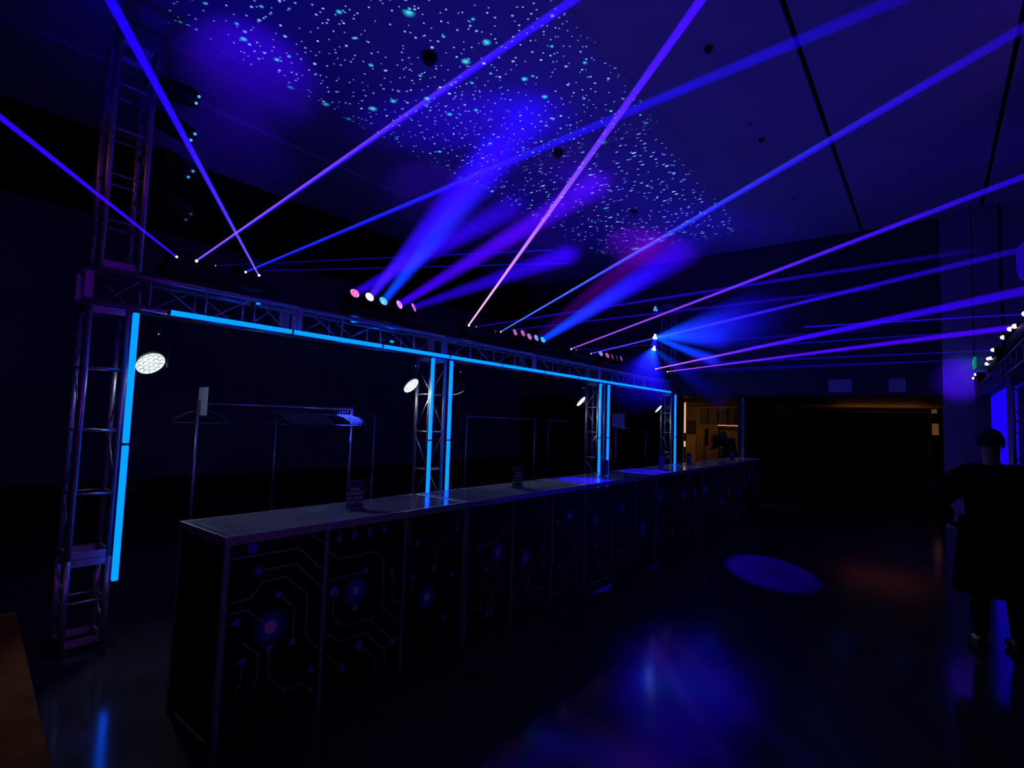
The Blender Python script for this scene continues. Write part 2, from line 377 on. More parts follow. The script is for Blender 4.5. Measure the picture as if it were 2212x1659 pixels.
# ------------------------------------------------------------------ haze beams: lit air put in as glowing volume cones
def beam(p0, p1, r0, r1, c0, c1, s0, s1, label, group, soft=False, split=None, name='glow_beam', fall=1.0, nz=.25):
    p0 = Vector(p0); p1 = Vector(p1); d = p1-p0; L = d.length; z = d.normalized()
    up = Vector((0, 0, 1)); y = (up-z*up.dot(z)).normalized(); x = y.cross(z)
    bm = bmesh.new(); n = 20 if soft else 12
    tube(bm, (0, 0, 0), (0, 0, L), r0, n, r1)
    m = bpy.data.materials.new('beam_glow_volume'); m.use_nodes = True; nt = m.node_tree; N = nt.nodes; K = nt.links; N.clear()
    def mm(op, a, b=None, clamp=False):
        q = N.new('ShaderNodeMath'); q.operation = op; q.use_clamp = clamp
        for i, v in enumerate((a, b)):
            if v is None: continue
            if isinstance(v, (int, float)): q.inputs[i].default_value = v
            else: K.new(v, q.inputs[i])
        return q.outputs[0]
    tc = N.new('ShaderNodeTexCoord'); se = N.new('ShaderNodeSeparateXYZ'); K.new(tc.outputs['Object'], se.inputs[0])
    t = mm('DIVIDE', se.outputs[2], L, True)
    r = mm('ADD', r0, mm('MULTIPLY', t, r1-r0))
    cm = N.new('ShaderNodeMixRGB'); cm.inputs[1].default_value = (*c0, 1); cm.inputs[2].default_value = (*c1, 1)
    K.new(mm('SUBTRACT', 1, mm('POWER', mm('SUBTRACT', 1, t, True), 3.2)), cm.inputs[0])
    st = mm('ADD', s1, mm('MULTIPLY', mm('POWER', mm('SUBTRACT', 1, t, True), 1/fall if fall < 1 else fall), s0-s1))
    colr = cm.outputs[0]
    if soft:
        rho2 = mm('DIVIDE', mm('ADD', mm('MULTIPLY', se.outputs[0], se.outputs[0]), mm('MULTIPLY', se.outputs[1], se.outputs[1])), mm('MULTIPLY', r, r))
        pf = mm('POWER', mm('SUBTRACT', 1, rho2, True), 1.5)
        st = mm('MULTIPLY', st, mm('MULTIPLY', pf, 1.7))
    if split:
        f = mm('ADD', .5, mm('MULTIPLY', mm('DIVIDE', se.outputs[1], r), 2.2), True)
        c3 = N.new('ShaderNodeMixRGB'); K.new(f, c3.inputs[0]); K.new(colr, c3.inputs[1])
        c4 = N.new('ShaderNodeMixRGB'); c4.inputs[1].default_value = (*split, 1); c4.inputs[2].default_value = (*c1, 1); K.new(mm('SUBTRACT', 1, mm('POWER', mm('SUBTRACT', 1, t, True), 2.5)), c4.inputs[0])
        K.new(c4.outputs[0], c3.inputs[2]); colr = c3.outputs[0]
    st = mm('DIVIDE', st, mm('MULTIPLY', r, 2))
    if nz:
        no = N.new('ShaderNodeTexNoise'); no.inputs['Scale'].default_value = 1.6; no.inputs['Detail'].default_value = 2; K.new(tc.outputs['Object'], no.inputs['Vector'])
        st = mm('MULTIPLY', st, mm('ADD', 1-nz, mm('MULTIPLY', no.outputs['Fac'], 2*nz)))
    em = N.new('ShaderNodeEmission'); K.new(colr, em.inputs[0]); K.new(st, em.inputs[1])
    out = N.new('ShaderNodeOutputMaterial'); K.new(em.outputs[0], out.inputs['Volume'])
    o = mesh_obj(name, bm, m)
    M = Matrix((x, y, z)).transposed().to_4x4(); M.translation = p0; o.matrix_world = M
    tag(o, label, 'light beam', group)
    return o
YL, ZLS = 4.80, 2.99
def lz(px, py): return at(px, py, 1, YL)
BL = (.008, .006, 1); VI = (.032, 0, 1); PK = (.75, .22, 1); CYN = (.02, .10, 1)
laser_g = 'laser beams through the haze'
def laser(src, dst, label, c0, c1, s0, s1, r0=.008, r1=.05, split=None, ax=2, v=CEIL, nz=.25):
    p1 = at(*dst, ax, v)
    beam(lz(*src), p1, r0, r1, c0, c1, s0, s1, label, laser_g, split=split, nz=nz, fall=1.0)
laser((381, 555), (-230, 70), 'violet laser beam running up and left from the first laser bar out of frame', VI, VI, 1.1, .75, .007, .018, ax=1, v=3.3)
laser((424, 564), (1390, -105), 'long violet-blue laser beam crossing the projected stars from the first laser bar', BL, (.02, 0, 1), 1.5, .75, .008, .048, split=(.40, .12, 1))
laser((559, 595), (205, -62), 'steep bright blue laser beam passing in front of the truss mast', (.03, .08, 1), (.01, .0, 1), 1.2, .9, .007, .026, split=(.25, .06, 1), ax=1, v=2.9)
laser((530, 588), (2080, -60), 'blue laser beam from the first laser bar fading toward the top right', BL, (.01, 0, 1), 1.1, .06, .008, .07, split=(.02, .04, 1))
laser((465, 574), (1330, 534), 'upper of two faint near-level blue laser lines behind the wash beams', VI, BL, .10, .30, .006, .03, ax=1, v=9.6)
laser((530, 586), (1340, 566), 'lower of two faint near-level blue laser lines behind the wash beams', VI, BL, .12, .22, .006, .03, ax=1, v=9.6)
laser((1012, 703), (1620, -148), 'brightest pink to violet laser beam rising steeply from the second laser bar', (.95, .34, 1), (.045, 0, 1), 2.2, 1.0, .010, .052)
laser((1028, 706), (2110, 540), 'thin violet laser beam leaving the second laser bar almost level to the right', VI, VI, .45, .02, .008, .05, ax=0, v=13.0)
laser((1081, 717), (2420, -62), 'blue laser beam from the second laser bar to the right picture edge', (.02, .08, 1), (.02, 0, 1), 1.5, .16, .008, .06, split=(.10, .25, 1))
laser((1112, 712), (1900, 622), 'faint violet laser beam behind the distant lens bar', VI, VI, .35, .04, .008, .04, ax=0, v=13.0)
laser((1233, 754), (2420, 302), 'pink to violet laser beam from the third laser bar crossing the blue cluster', (.5, .09, 1), (.03, 0, 1), 1.6, .22, .009, .055, split=(.3, .06, 1))
laser((1276, 764), (2230, 533), 'blue laser beam passing the blue moving head cluster toward the right edge', (.08, .08, 1), VI, 1.2, .18, .009, .05, ax=1, v=-1.2)
laser((1244, 756), (1900, 712), 'very faint laser line just under the bright pink-violet beam', VI, VI, .25, .02, .006, .03, ax=0, v=13.0)
laser((1416, 797), (2290, 612), 'violet laser beam from the far laser bar, upper of its pair', (.6, .10, 1), VI, 1.1, .35, .008, .030, ax=1, v=-.55)
laser((1441, 803), (2182, 708), 'violet laser beam from the far laser bar, lower of its pair', (.4, .06, 1), (.06, 0, 1), 1.0, .55, .008, .030, ax=1, v=-.58)
rg = 'faint laser lines from the opposite row'
YR = -.6
for (sx, sy), (dx, dy), s, lb in (((2207, 679), (1640, 712), .14, 'uppermost faint violet line from the opposite row of lights'),
                                 ((2178, 712), (1560, 752), .10, 'faint violet line just under the bright beam at the opposite row'),
                                 ((2142, 757), (1500, 785), .14, 'faint blue line in the middle of the opposite row'),
                                 ((2130, 776), (1470, 800), .10, 'faint blue line just above the green exit sign'),
                                 ((2105, 777), (1460, 806), .08, 'lowest faint blue line ending near the far tower')):
    beam(at(sx, sy, 1, YR), at(dx, dy, 1, 4.6), .008, .03, VI, BL, s*1.4, s*.6, lb, rg)

# ------------------------------------------------------------------ laser bars on the header
def lens_dot(p, r, col, s, parent, base, nm_='lens'):
    bm = bmesh.new(); ball(bm, sub(p, base), r, 10, 6); mesh_obj(nm_, bm, emis('laser_dot_%s' % '_'.join('%.2f' % c for c in (*col, s)), col, s), parent, True)
def laser_bar(x0, x1, lens, label, y=YL, z=ZLS, grp='laser bars on the header truss', sgn=-1):
    t = thing('laser_bar', label, 'laser bar', (x0, y, z-.16), grp)
    L = x1-x0
    mesh_obj('housing', bm_box((0, .0, .0), (L, .16, .10), .012), M_HOUS, t)
    for k in range(3):
        cx_ = L*(k+.5)/3
        mesh_obj('bracket', bm_box((cx_-.03, .04, -.08), (cx_+.03, .10, .005), .004), M_HOUS, t)
    for (px_, py_, col, s, r) in lens:
        p = at(px_, py_, 1, y); q = Vector(sub(p, (x0, y, z-.16)))
        hd = mesh_obj('laser_head', bm_box((q.x-.05, .012, .09), (q.x+.05, .14, .215), .012), M_HOUS, t)
        mesh_obj('aperture_ring', bm_tube((q.x, .013, q.z), (q.x, -.004, q.z), .018, 12), M_HOUS, hd)
        bm = bmesh.new(); ball(bm, (q.x, -.006, q.z), r, 10, 6); mesh_obj('lens', bm, emis('dot_%.2f_%.2f_%.1f' % (col[0], col[1], s), col, s), hd, True)
    return t
WPK = (1, .72, 1)
laser_bar(1.52, 2.50, [(381, 555, WPK, 4, .009), (424, 564, WPK, 5, .011), (465, 574, (1, .1, .4), 1.2, .006), (530, 588, (.8, .8, 1), 5, .009), (559, 595, (.85, .8, 1), 5, .010)],
          'black laser bar on the header truss nearest the truss mast')
laser_bar(5.05, 5.98, [(1012, 703, (1, .6, 1), 5, .014), (1028, 706, (1, .2, .3), 2, .007), (1070, 716, (.5, .5, .6), .8, .006), (1081, 717, (1, .35, .9), 4, .011)],
          'black laser bar sending up the brightest pink beam')
laser_bar(7.66, 8.55, [(1233, 754, (1, .45, .8), 4, .014), (1244, 756, (1, .3, .3), 1.5, .007), (1276, 764, (.8, .5, 1), 3, .011)],
          'black laser bar just before the third tower')
laser_bar(11.2, 12.1, [(1416, 797, (1, .6, 1), 3, .016), (1441, 803, (1, .6, 1), 3, .016)],
          'farthest black laser bar at the end of the header truss')

# ------------------------------------------------------------------ five-lens moving head bars
def lens_mat(name, col, s):
    if name in MATS: return MATS[name]
    m = bpy.data.materials.new(name); m.use_nodes = True; nt = m.node_tree; b = nt.nodes['Principled BSDF']
    tc = nt.nodes.new('ShaderNodeTexCoord'); vo = nt.nodes.new('ShaderNodeTexVoronoi'); vo.inputs['Scale'].default_value = 28
    nt.links.new(tc.outputs['Object'], vo.inputs['Vector'])
    r = nt.nodes.new('ShaderNodeValToRGB'); r.color_ramp.elements[0].color = (min(1, col[0]*1.2), min(1, col[1]+.5), 1, 1); r.color_ramp.elements[1].color = (*col, 1)
    r.color_ramp.elements[1].position = .55
    nt.links.new(vo.outputs['Distance'], r.inputs[0]); nt.links.new(r.outputs[0], b.inputs['Emission Color']); b.inputs['Emission Strength'].default_value = s
    b.inputs['Base Color'].default_value = (0, 0, 0, 1)
    MATS[name] = m; return m
def head_bar(x0, x1, heads, label):
    t = thing('moving_head_bar', label, 'stage light', (x0, YL, 2.78), 'five-lens moving head bars')
    L = x1-x0
    mesh_obj('base_bar', bm_box((0, .0, .0), (L, .20, .11), .015), M_HOUS, t)
    mesh_obj('bracket', bm_box((L*.25, .05, -.02), (L*.25+.06, .13, .005)), M_HOUS, t)
    mesh_obj('bracket', bm_box((L*.75, .05, -.02), (L*.75+.06, .13, .005)), M_HOUS, t)
    for (px_, py_, col, s, aim) in heads:
        p = at(px_, py_, 1, YL-.02); q = Vector(sub(p, (x0, YL, 2.78)))
        dirv = Vector(aim).normalized()
        c = q-dirv*.02
        hd = mesh_obj('head', bm_tube(c-dirv*.13, c, .060, 18, .066), M_HOUS, t, False)
        for sg in (-1, 1):
            mesh_obj('yoke_arm', bm_box((c.x+sg*.072-.006, c.y+.03, .10), (c.x+sg*.072+.006, c.y+.09, c.z+.03)), M_HOUS, hd)
        bm = bm_tube(c+dirv*.001, c+dirv*.012, .056, 20, .047); mesh_obj('lens', bm, lens_mat('lens_%.2f_%.2f' % (col[0], s), col, s), hd)
        mesh_obj('bezel', bm_tube(c-dirv*.004, c+dirv*.006, .070, 20), M_HOUS, hd)
    return t
front = (-.25, -1, .45)
head_bar(3.26, 4.36, [(768, 632, (1, .12, .55), 1.1, (-.1, -1, .42)), (800, 640, (.85, .6, 1), 1.6, (-.05, -1, .4)), (830, 649, (.08, .30, 1), 1.7, (0, -1, .45)), (865, 657, (.8, .22, 1), 1.1, (.3, -1, .4)), (896, 663, (.75, .08, .85), .9, (.55, -1, .45))],
         'five-lens moving head bar glowing pink white and blue, nearer of the three')
head_bar(6.08, 7.05, [(1114, 717, (.75, .08, .65), .7, (.15, -1, .4)), (1131, 719, (.8, .1, .6), .7, (.1, -1, .4)), (1145, 726, (.7, .15, .7), .8, (.0, -1, .4)), (1160, 729, (.3, .3, 1), .8, (.0, -1, .4)), (1174, 733, (.02, .35, 1), 1.3, (-.1, -1, .4))],
         'middle five-lens moving head bar with one broad blue beam')
head_bar(8.72, 9.80, [(1299, 763, (.3, .2, 1), .9, (-.2, -1, .4)), (1313, 767, (.8, .15, .5), .7, (-.1, -1, .4)), (1324, 770, (.5, .1, .5), .5, (.3, -1, .4)), (1334, 773, (.4, .05, .4), .4, (.5, -1, .3)), (1343, 774, (.7, .05, .6), .5, (.2, -1, .4))],
         'farthest and smallest five-lens moving head bar')
wg = 'broad soft wash beams'
def wash(src, dst, label, c0, c1, s0, s1, r0, r1, fall=1.0, z=CEIL, y=YL, nz=.3):
    beam(at(*src, 1, y), at(*dst, 2, z), r0, r1, c0, c1, s0, s1, label, wg, soft=True, fall=fall, nz=nz)
wash((768, 632), (1120, 440), 'violet wash beam from the pink lens at the near end of the bar', VI, VI, .45, .12, .05, .34)
wash((800, 640), (1080, 310), 'blue wash beam from the white lens, merging with its neighbour', (.05, .01, 1), (.02, 0, 1), .8, .40, .05, .38)
wash((830, 649), (1165, 235), 'strongest broad blue wash beam from the blue-white lens', (.0, .06, 1), (.02, 0, 1), 1.1, .30, .05, .40)
wash((865, 657), (1300, 390), 'violet wash beam rising right across the stars', (.05, 0, 1), (.08, 0, 1), .7, .28, .05, .32)
wash((896, 663), (1240, 545), 'dim violet wash beam nearly level from the magenta lens', VI, VI, .22, .22, .05, .34)
wash((1174, 733), (1500, 528), 'broad blue wash beam from the middle moving head bar', (.0, .05, 1), (.02, 0, 1), 1.0, .10, .06, .50)
wash((1160, 729), (1420, 520), 'dim magenta wash beam beside the broad blue one', (.2, 0, 1), (.3, 0, 1), .03, .09, .06, .42)

# ------------------------------------------------------------------ moving heads on the masts
def mast_head(p, aim, label, lit=1.0, scale=1.0, L=.30, lobes=3, grp='moving heads on the near mast', attach=None, lr=.020):
    t = thing('moving_light', label, 'stage light', tuple(p), grp)
    a = Vector(aim).normalized(); x = a.cross(Vector((0, 0, 1))).normalized(); u = x.cross(a)
    R = .085*scale
    bm = bmesh.new()
    prof = [(-L, .45), (-L*.92, .75), (-L*.6, .95), (-L*.25, 1.0), (-L*.05, .86), (0, .74)]
    rings = []
    for s, k in prof:
        rings.append([bm.verts.new(a*s+(x*math.cos(q*math.pi/8)+u*math.sin(q*math.pi/8)*1.0)*R*k) for q in range(16)])
    for r_a, r_b in zip(rings, rings[1:]):
        for k in range(16): bm.faces.new((r_a[k], r_a[(k+1) % 16], r_b[(k+1) % 16], r_b[k]))
    bm.faces.new(rings[0]); bm.faces.new(rings[-1])
    hd = mesh_obj('head', bm, M_HOUS, t, True)
    for k in range(lobes):
        q = 2*math.pi*k/lobes+math.pi/2
        c = (x*math.cos(q)+u*math.sin(q))*R*.38+a*.008
        bm = bmesh.new(); ball(bm, c, lr, 10, 6); mesh_obj('lens', bm, emis('mast_lens_%.1f' % lit, (.03, .28, 1) if lit < 1.45 else (.45, .75, 1), 1.6*lit), hd, True)
    back = -a*L*.55
    for sg in (-1, 1):
        mesh_obj('yoke_arm', bm_tube(back+x*sg*R*1.12, back+x*sg*R*1.12+Vector((0, .12, 0)), .015, 8), M_HOUS, t)
    mesh_obj('yoke_bridge', bm_tube(back-x*R*1.12+Vector((0, .12, 0)), back+x*R*1.12+Vector((0, .12, 0)), .018, 8), M_HOUS, t)
    if attach is not None:
        mesh_obj('clamp_arm', bm_tube(back+Vector((0, .12, 0)), Vector(attach)-Vector(p), .022, 8), M_HOUS, t)
    return t
for (px_, py_, aim, lit, lb, lw) in ((425, 215, (.72, -.62, -.28), 1.4, 'topmost moving head on the near mast, blue lenses glowing', .36),
                                (415, 295, (.70, -.58, -.42), 1.2, 'second moving head down the near mast', .34),
                                (410, 375, (.66, -.55, -.5), .7, 'third moving head down the near mast, turned away', .32),
                                (405, 467, (.8, -.3, -.5), .12, 'lowest dim moving head on the near mast', .30)):
    p = at(px_, py_, 1, 4.92)
    mast_head(p, aim, lb, lit, 1.0, lw, 2, attach=(1.34, YF+.2, p.z), lr=.0115)
fh = [(1415, 668, (-.3, -.95, .1), 'topmost blue moving head on the far mast', .8, .03), (1414, 728, (-.25, -.95, -.1), 'brightest blue moving head on the far mast', 1.5, .032),
      (1412, 753, (-.25, -.95, -.2), 'lowest bright blue moving head on the far mast', 1.46, .028)]
for px_, py_, aim, lb, lit, lr_ in fh:
    p = at(px_, py_, 1, 4.62)
    mast_head(p, aim, lb, lit, 1.1, .30, 3, grp='moving heads on the far mast', attach=(12.0, YF, p.z), lr=lr_)
def cl(src, dst, label, s0, s1, r1, c1=(.01, 0, 1), ax=1, v=2.0, r0=.05, c0=(.0, .07, 1)):
    beam(at(*src, 1, 4.55), at(*dst, ax, v), r0, r1, c0, c1, s0, s1, label, 'blue cones from the far mast', soft=True, fall=1.8)
cl((1418, 728), (1740, 668), 'widest blue cone spreading right from the far mast', 1.4, .0, 1.25, v=2.4)
cl((1418, 728), (1720, 742), 'lower blue cone spreading right from the far mast', .7, .0, .70, v=3.0)
cl((1418, 731), (1730, 850), 'blue cone slanting down right from the far mast', .8, .0, .50, v=3.2)
cl((1412, 753), (1368, 845), 'blue cone leaning down left from the lowest far moving head', .9, .10, .50, v=3.6)
cl((1412, 755), (1420, 860), 'blue cone pointing straight down over the far header', .7, .22, .33, v=3.9)
cl((1414, 755), (1570, 870), 'thin blue cone down right from the lowest far moving head', .45, .02, .35, v=3.3)
cl((1414, 731), (1413, 752), 'short blue shaft between the two bright far moving heads', .6, .5, .10, v=4.4)

# ------------------------------------------------------------------ work lights behind the header (LED pars)
def par(px_, py_, label, yaw_):
    p = at(px_, py_, 1, 4.93)
    t = thing('par_light', label, 'stage light', tuple(p), 'white LED par lights')
    a = Vector((.20, -.74, -.66)).normalized() if yaw_ is None else Vector((math.cos(yaw_)*.6, math.sin(yaw_)*.6, -.78)).normalized()
    x = a.cross(Vector((0, 0, 1))).normalized(); u = x.cross(a); R = .105
    mesh_obj('can', bm_tube(-a*.10, -a*.002, .085, 24, R+.006), M_HOUS, t, False)
    fc = mesh_obj('face_plate', bm_tube(-a*.001, a*.006, R, 24), emis('par_face', (.82, 1, .94), .95), t)
    k = 0
    for rr, cnt in ((0, 1), (.042, 6), (.080, 12)):
        for j in range(cnt):
            q = 2*math.pi*j/cnt
            c = (x*math.cos(q)+u*math.sin(q))*rr+a*.008
            rim = mesh_obj('lens_rim', bm_tube(c-a*.004, c+a*.003, .0185, 10), mat('lens_rim', (.05, .08, .07), .4), fc)
            bm = bm_tube(c, c+a*.006, .0165, 10, .012); mesh_obj('lens', bm, emis('par_lens', (.95, 1, 1), 7), fc)
    mesh_obj('rim', bm_tube(-a*.012, -a*.004, R+.010, 24), mat('par_rim', (.3, .33, .32), .3, .8), t)
    for sg in (-1, 1):
        mesh_obj('yoke_arm', bm_box((sg*.12-.006, -.015, -.02), (sg*.12+.006, .015, .20)), M_HOUS, t)
    mesh_obj('yoke_bridge', bm_box((-.126, -.015, .19), (.126, .015, .205)), M_HOUS, t)
    mesh_obj('hook_clamp', bm_tube((0, 0, .2), (0, YK-p.y, ZL-p.z-.02), .02, 8), M_HOUS, t)
    mesh_obj('power_box', bm_box((-.05, -.03, .215), (.05, .03, .262), .004), M_HOUS, t)
    bm = bmesh.new(); ball(bm, (.03, -.034, .24), .004, 8, 6); mesh_obj('indicator', bm, emis('blue_indicator', (.15, .4, 1), 4), t)
    l = light('SPOT', 'par_beam', p+a*.03, p+a*2, 42, (.78, .93, 1), .06, 100, .9)
    l.rotation_euler = (Vector((.10, -.85, -1))).to_track_quat('-Z', 'Y').to_euler()
    light('POINT', 'par_spill', p+a*.07, None, 1.2, (.78, .95, .95), .06)
    return t
par(325, 785, 'nearest round white LED par light, right of the near tower', None)
par(888, 833, 'round white LED par light left of the second tower', None)
par(986, 842, 'white LED par light mostly hidden behind the right tube of the second tower', .3)
par(1255, 867, 'small white LED par light left of the third tower', None)
par(1422, 883, 'smallest white LED par light before the far tower', None)

for px_, py_, lb in ((556, 655, 'small blue accent lamp inside the header truss below the first laser bar'), (762, 694, 'small blue accent lamp inside the header truss below the bright lens bar'), (846, 738, 'small blue accent lamp low in the header truss past the bright lens bar')):
    p = at(px_, py_, 1, 4.9)
    t = thing('accent_lamp', lb, 'lamp', tuple(p), 'blue accent lamps in the header truss')
    mesh_obj('housing', bm_box((-.035, .0, -.02), (.035, .06, .025), .004), M_HOUS, t)
    bm = bmesh.new(); ball(bm, (0, -.004, 0), .022, 10, 6, (1.3, .5, .7)); mesh_obj('lens', bm, emis('accent_blue', (.0, .25, 1), 1.6), t, True)
    light('POINT', 'accent_glow', p+Vector((0, -.05, .0)), None, 1.6, (.0, .08, 1), .03)

# ------------------------------------------------------------------ bar counter
CX0, CL, CY0, CY1, CZ = 1.283, 1.83, 2.885, 3.49, 1.07
def disc(bm, x, z, r, y, n=16, sq=False):
    if sq: vs = [bm.verts.new((x+dx*r, y, z+dz*r)) for dx, dz in ((-1, -1), (1, -1), (1, 1), (-1, 1))]
    else: vs = [bm.verts.new((x+math.cos(2*math.pi*k/n)*r, y, z+math.sin(2*math.pi*k/n)*r)) for k in range(n)]
    bm.faces.new(vs)
def stripe(bm, pts, wd, y):
    for (x0, z0), (x1, z1) in zip(pts, pts[1:]):
        d = Vector((x1-x0, 0, z1-z0)); L = d.length
        if L < 1e-4: continue
        n_ = Vector((-d.z, 0, d.x))/L*wd/2
        a = Vector((x0, y, z0))-d/L*wd*.3; b = Vector((x1, y, z1))+d/L*wd*.3
        bm.faces.new([bm.verts.new(v) for v in (a-n_, b-n_, b+n_, a+n_)])
M_GLOW = bpy.data.materials.new('print_blue_glow'); M_GLOW.use_nodes = True
nt = M_GLOW.node_tree; b = nt.nodes['Principled BSDF']; tc = nt.nodes.new('ShaderNodeTexCoord'); gr = nt.nodes.new('ShaderNodeTexGradient'); gr.gradient_type = 'SPHERICAL'
mp = nt.nodes.new('ShaderNodeMapping'); mp.inputs['Scale'].default_value = (9, 9, 9); nt.links.new(tc.outputs['Object'], mp.inputs[0]); nt.links.new(mp.outputs[0], gr.inputs[0])
rp = nt.nodes.new('ShaderNodeValToRGB'); rp.color_ramp.elements[0].color = (.005, .006, .012, 1); rp.color_ramp.elements[1].color = (.02, .07, .55, 1); rp.color_ramp.interpolation = 'EASE'
nt.links.new(gr.outputs[0], rp.inputs[0]); nt.links.new(rp.outputs[0], b.inputs['Base Color']); b.inputs['Roughness'].default_value = .5; b.inputs['Specular IOR Level'].default_value = .15
posn = ['nearest, with the bare end', 'second from the near end', 'third from the near end', 'fourth from the near end', 'fifth from the near end', 'farthest, before the foyer opening']
PX = [.0, .597, 1.213, 1.83]
# printed tracks of the first two panels, read off the photograph (pixel -> panel plane)
def PP(*l): return [(at(x, y, 1, CY0).x, at(x, y, 1, CY0).z) for x, y in l]
near_lines = [PP((497, 1210), (647, 1184), (697, 1230)), PP((562, 1234), (640, 1218), (696, 1267)), PP((497, 1304), (540, 1294), (570, 1257), (618, 1246), (665, 1284), (661, 1376), (690, 1399)),
              PP((497, 1328), (535, 1319), (586, 1355)), PP((604, 1284), (637, 1312), (633, 1386)), PP((490, 1352), (512, 1346)), PP((582, 1402), (579, 1464), (618, 1492), (653, 1477), (681, 1497)),
              PP((523, 1432), (521, 1478), (506, 1498)), PP((525, 1390), (560, 1415), (556, 1470), (539, 1495)), PP((676, 1150), (702, 1173)), PP((671, 1446), (684, 1455)),
              PP((715, 1192), (732, 1209), (811, 1192), (830, 1212), (826, 1313), (858, 1344)), PP((715, 1253), (791, 1234)), PP((723, 1278), (721, 1335), (745, 1355), (798, 1337), (850, 1384)),
              PP((705, 1366), (732, 1387), (789, 1367), (832, 1405), (832, 1434)), PP((776, 1395), (812, 1425), (811, 1445)), PP((705, 1415), (740, 1442)), PP((849, 1234), (847, 1292), (864, 1307)),
              PP((736, 1134), (734, 1163)), PP((769, 1130), (768, 1156)), PP((801, 1126), (799, 1150)), PP((832, 1122), (830, 1144))]
near_dots = [(547, 1185, .030, 'b', True), (560, 1234, .020, 'b', False), (604, 1284, .020, 'b', False), (512, 1346, .020, 'b', False), (633, 1387, .020, 't', False), (583, 1401, .020, 't', False),
             (523, 1432, .020, 'b', False), (671, 1446, .018, 'b', False), (586, 1355, .036, 'p', False), (734, 1166, .018, 't', False), (768, 1158, .018, 'b', False), (800, 1152, .018, 'b', False), (831, 1146, .016, 'b', False),
             (791, 1234, .018, 'b', False), (723, 1278, .030, 't', False), (770, 1276, .026, 'p', True), (768, 1312, .024, 't', True), (850, 1386, .026, 't', False), (776, 1395, .030, 't', False), (740, 1442, .020, 'b', False), (849, 1234, .018, 'b', False)]
def rand_tracks(x0, x1, rnd):
    lines, dots = [], []
    for k in range(6):
        x = rnd.uniform(x0+.08, x1-.08); z = rnd.uniform(.1, .9); pts = [(x, z)]
        dx, dz = rnd.choice([(1, 0), (-1, 0), (0, 1), (0, -1)])
        for j in range(rnd.randint(2, 4)):
            L = rnd.uniform(.06, .22); x = min(max(x+dx*L, x0+.03), x1-.03); z = min(max(z+dz*L, .06), .97); pts.append((x, z))
            if dx and dz: dx, dz = rnd.choice([(dx, 0), (0, dz)])
            else: dx, dz = (dx or rnd.choice((-1, 1)), dz or rnd.choice((-1, 1)))
            if dx and dz: dx *= .7; dz *= .7
            else: dx = (dx > 0)-(dx < 0); dz = (dz > 0)-(dz < 0)
        lines.append(pts); dots.append((*pts[0], rnd.uniform(.014, .026), rnd.choice('bbt'), rnd.random() < .25))
    dots.append((rnd.uniform(x0+.15, x1-.15), rnd.uniform(.4, .8), .032, 'p', rnd.random() < .3))
    return lines, dots
rnd = random.Random(12)
for s in range(6):
    x0 = CX0+s*CL
    t = thing('bar_counter', 'glossy topped bar counter section with circuit print front, %s' % posn[s], 'counter', (x0, CY0, 0), 'bar counter sections')
    top = mesh_obj('counter_top', bm_box((.012, .012, CZ-.035), (CL-.012, CY1-CY0-.012, CZ), .002), M_TOP, t)
    W = CY1-CY0
    e = .010
    for lo, hi in (((0, 0, CZ-.045), (CL-.004, e, CZ+.002)), ((0, W-e, CZ-.045), (CL-.004, W, CZ+.002)), ((0, e, CZ-.045), (e, W-e, CZ+.002)), ((CL-.004-e, e, CZ-.045), (CL-.004, W-e, CZ+.002)), ((.055, e, CZ-.001), (.059, W-e, CZ+.0025))):
        mesh_obj('edge_trim', bm_box(lo, hi), M_EDGE, t)
    for k in range(4):
        xx = PX[k]
        xa, xb = (0, .028) if k == 0 else ((CL-.032, CL-.004) if k == 3 else (xx-.014, xx+.014))
        mesh_obj('post', bm_box((xa, -.004, .0), (xb, .026, CZ-.046)), mat('counter_post', (.16, .16, .18), .5, .2), t)
        mesh_obj('post', bm_box((xa, W-.03, .0), (xb, W, CZ-.046)), MATS['counter_post'], t)
    mesh_obj('end_panel', bm_box((.004, .03, .03), (.016, W-.03, CZ-.05)), M_PANEL, t)
    mesh_obj('shelf', bm_box((.03, .03, .5), (CL-.03, W-.03, .52)), M_PANEL, t)
    for k in range(3):
        a, c = PX[k]+.014, PX[k+1]-.014
        pn = mesh_obj('front_panel', bm_box((a, .006, .003), (c, .014, CZ-.05)), M_PANEL, t)
        if s == 0 and k < 2:
            lines = [[(x-x0, z) for x, z in l] for l in near_lines]; dots = []
            for (px_, py_, r, c_, sq) in near_dots:
                q = at(px_, py_, 1, CY0); dots.append((q.x-x0, q.z, r, c_, sq))
            inside = lambda x: a-.002 <= x <= c+.002
            lines = [l for l in lines if inside(sum(p[0] for p in l)/len(l))]; lines = [[(min(max(x, a+.002), c-.002), min(z, CZ-.06)) for x, z in l] for l in lines]
            dots = [d for d in dots if inside(d[0])]
        else:
            lines, dots = rand_tracks(a, c, rnd)
        for l in lines:
            bm = bmesh.new(); stripe(bm, l, .004, .0052); mesh_obj('printed_track', bm, M_LINE, pn)
        for (x, z, r, c_, sq) in dots:
            if c_ == 'p':
                g = bmesh.new(); disc(g, 0, 0, min(.11, x-a, c-x), 0, 24); mesh_obj('printed_glow', g, M_GLOW, pn, loc=(x, .0056, z))
        for key, mt in (('b', M_DOTB), ('t', M_DOTT), ('p', M_DOTP)):
            for (x, z, r, c_, sq) in dots:
                if c_ == key: bm = bmesh.new(); disc(bm, x, z, r*(.8 if sq else 1), .0048, 16, sq); mesh_obj('printed_dot', bm, mt, pn)

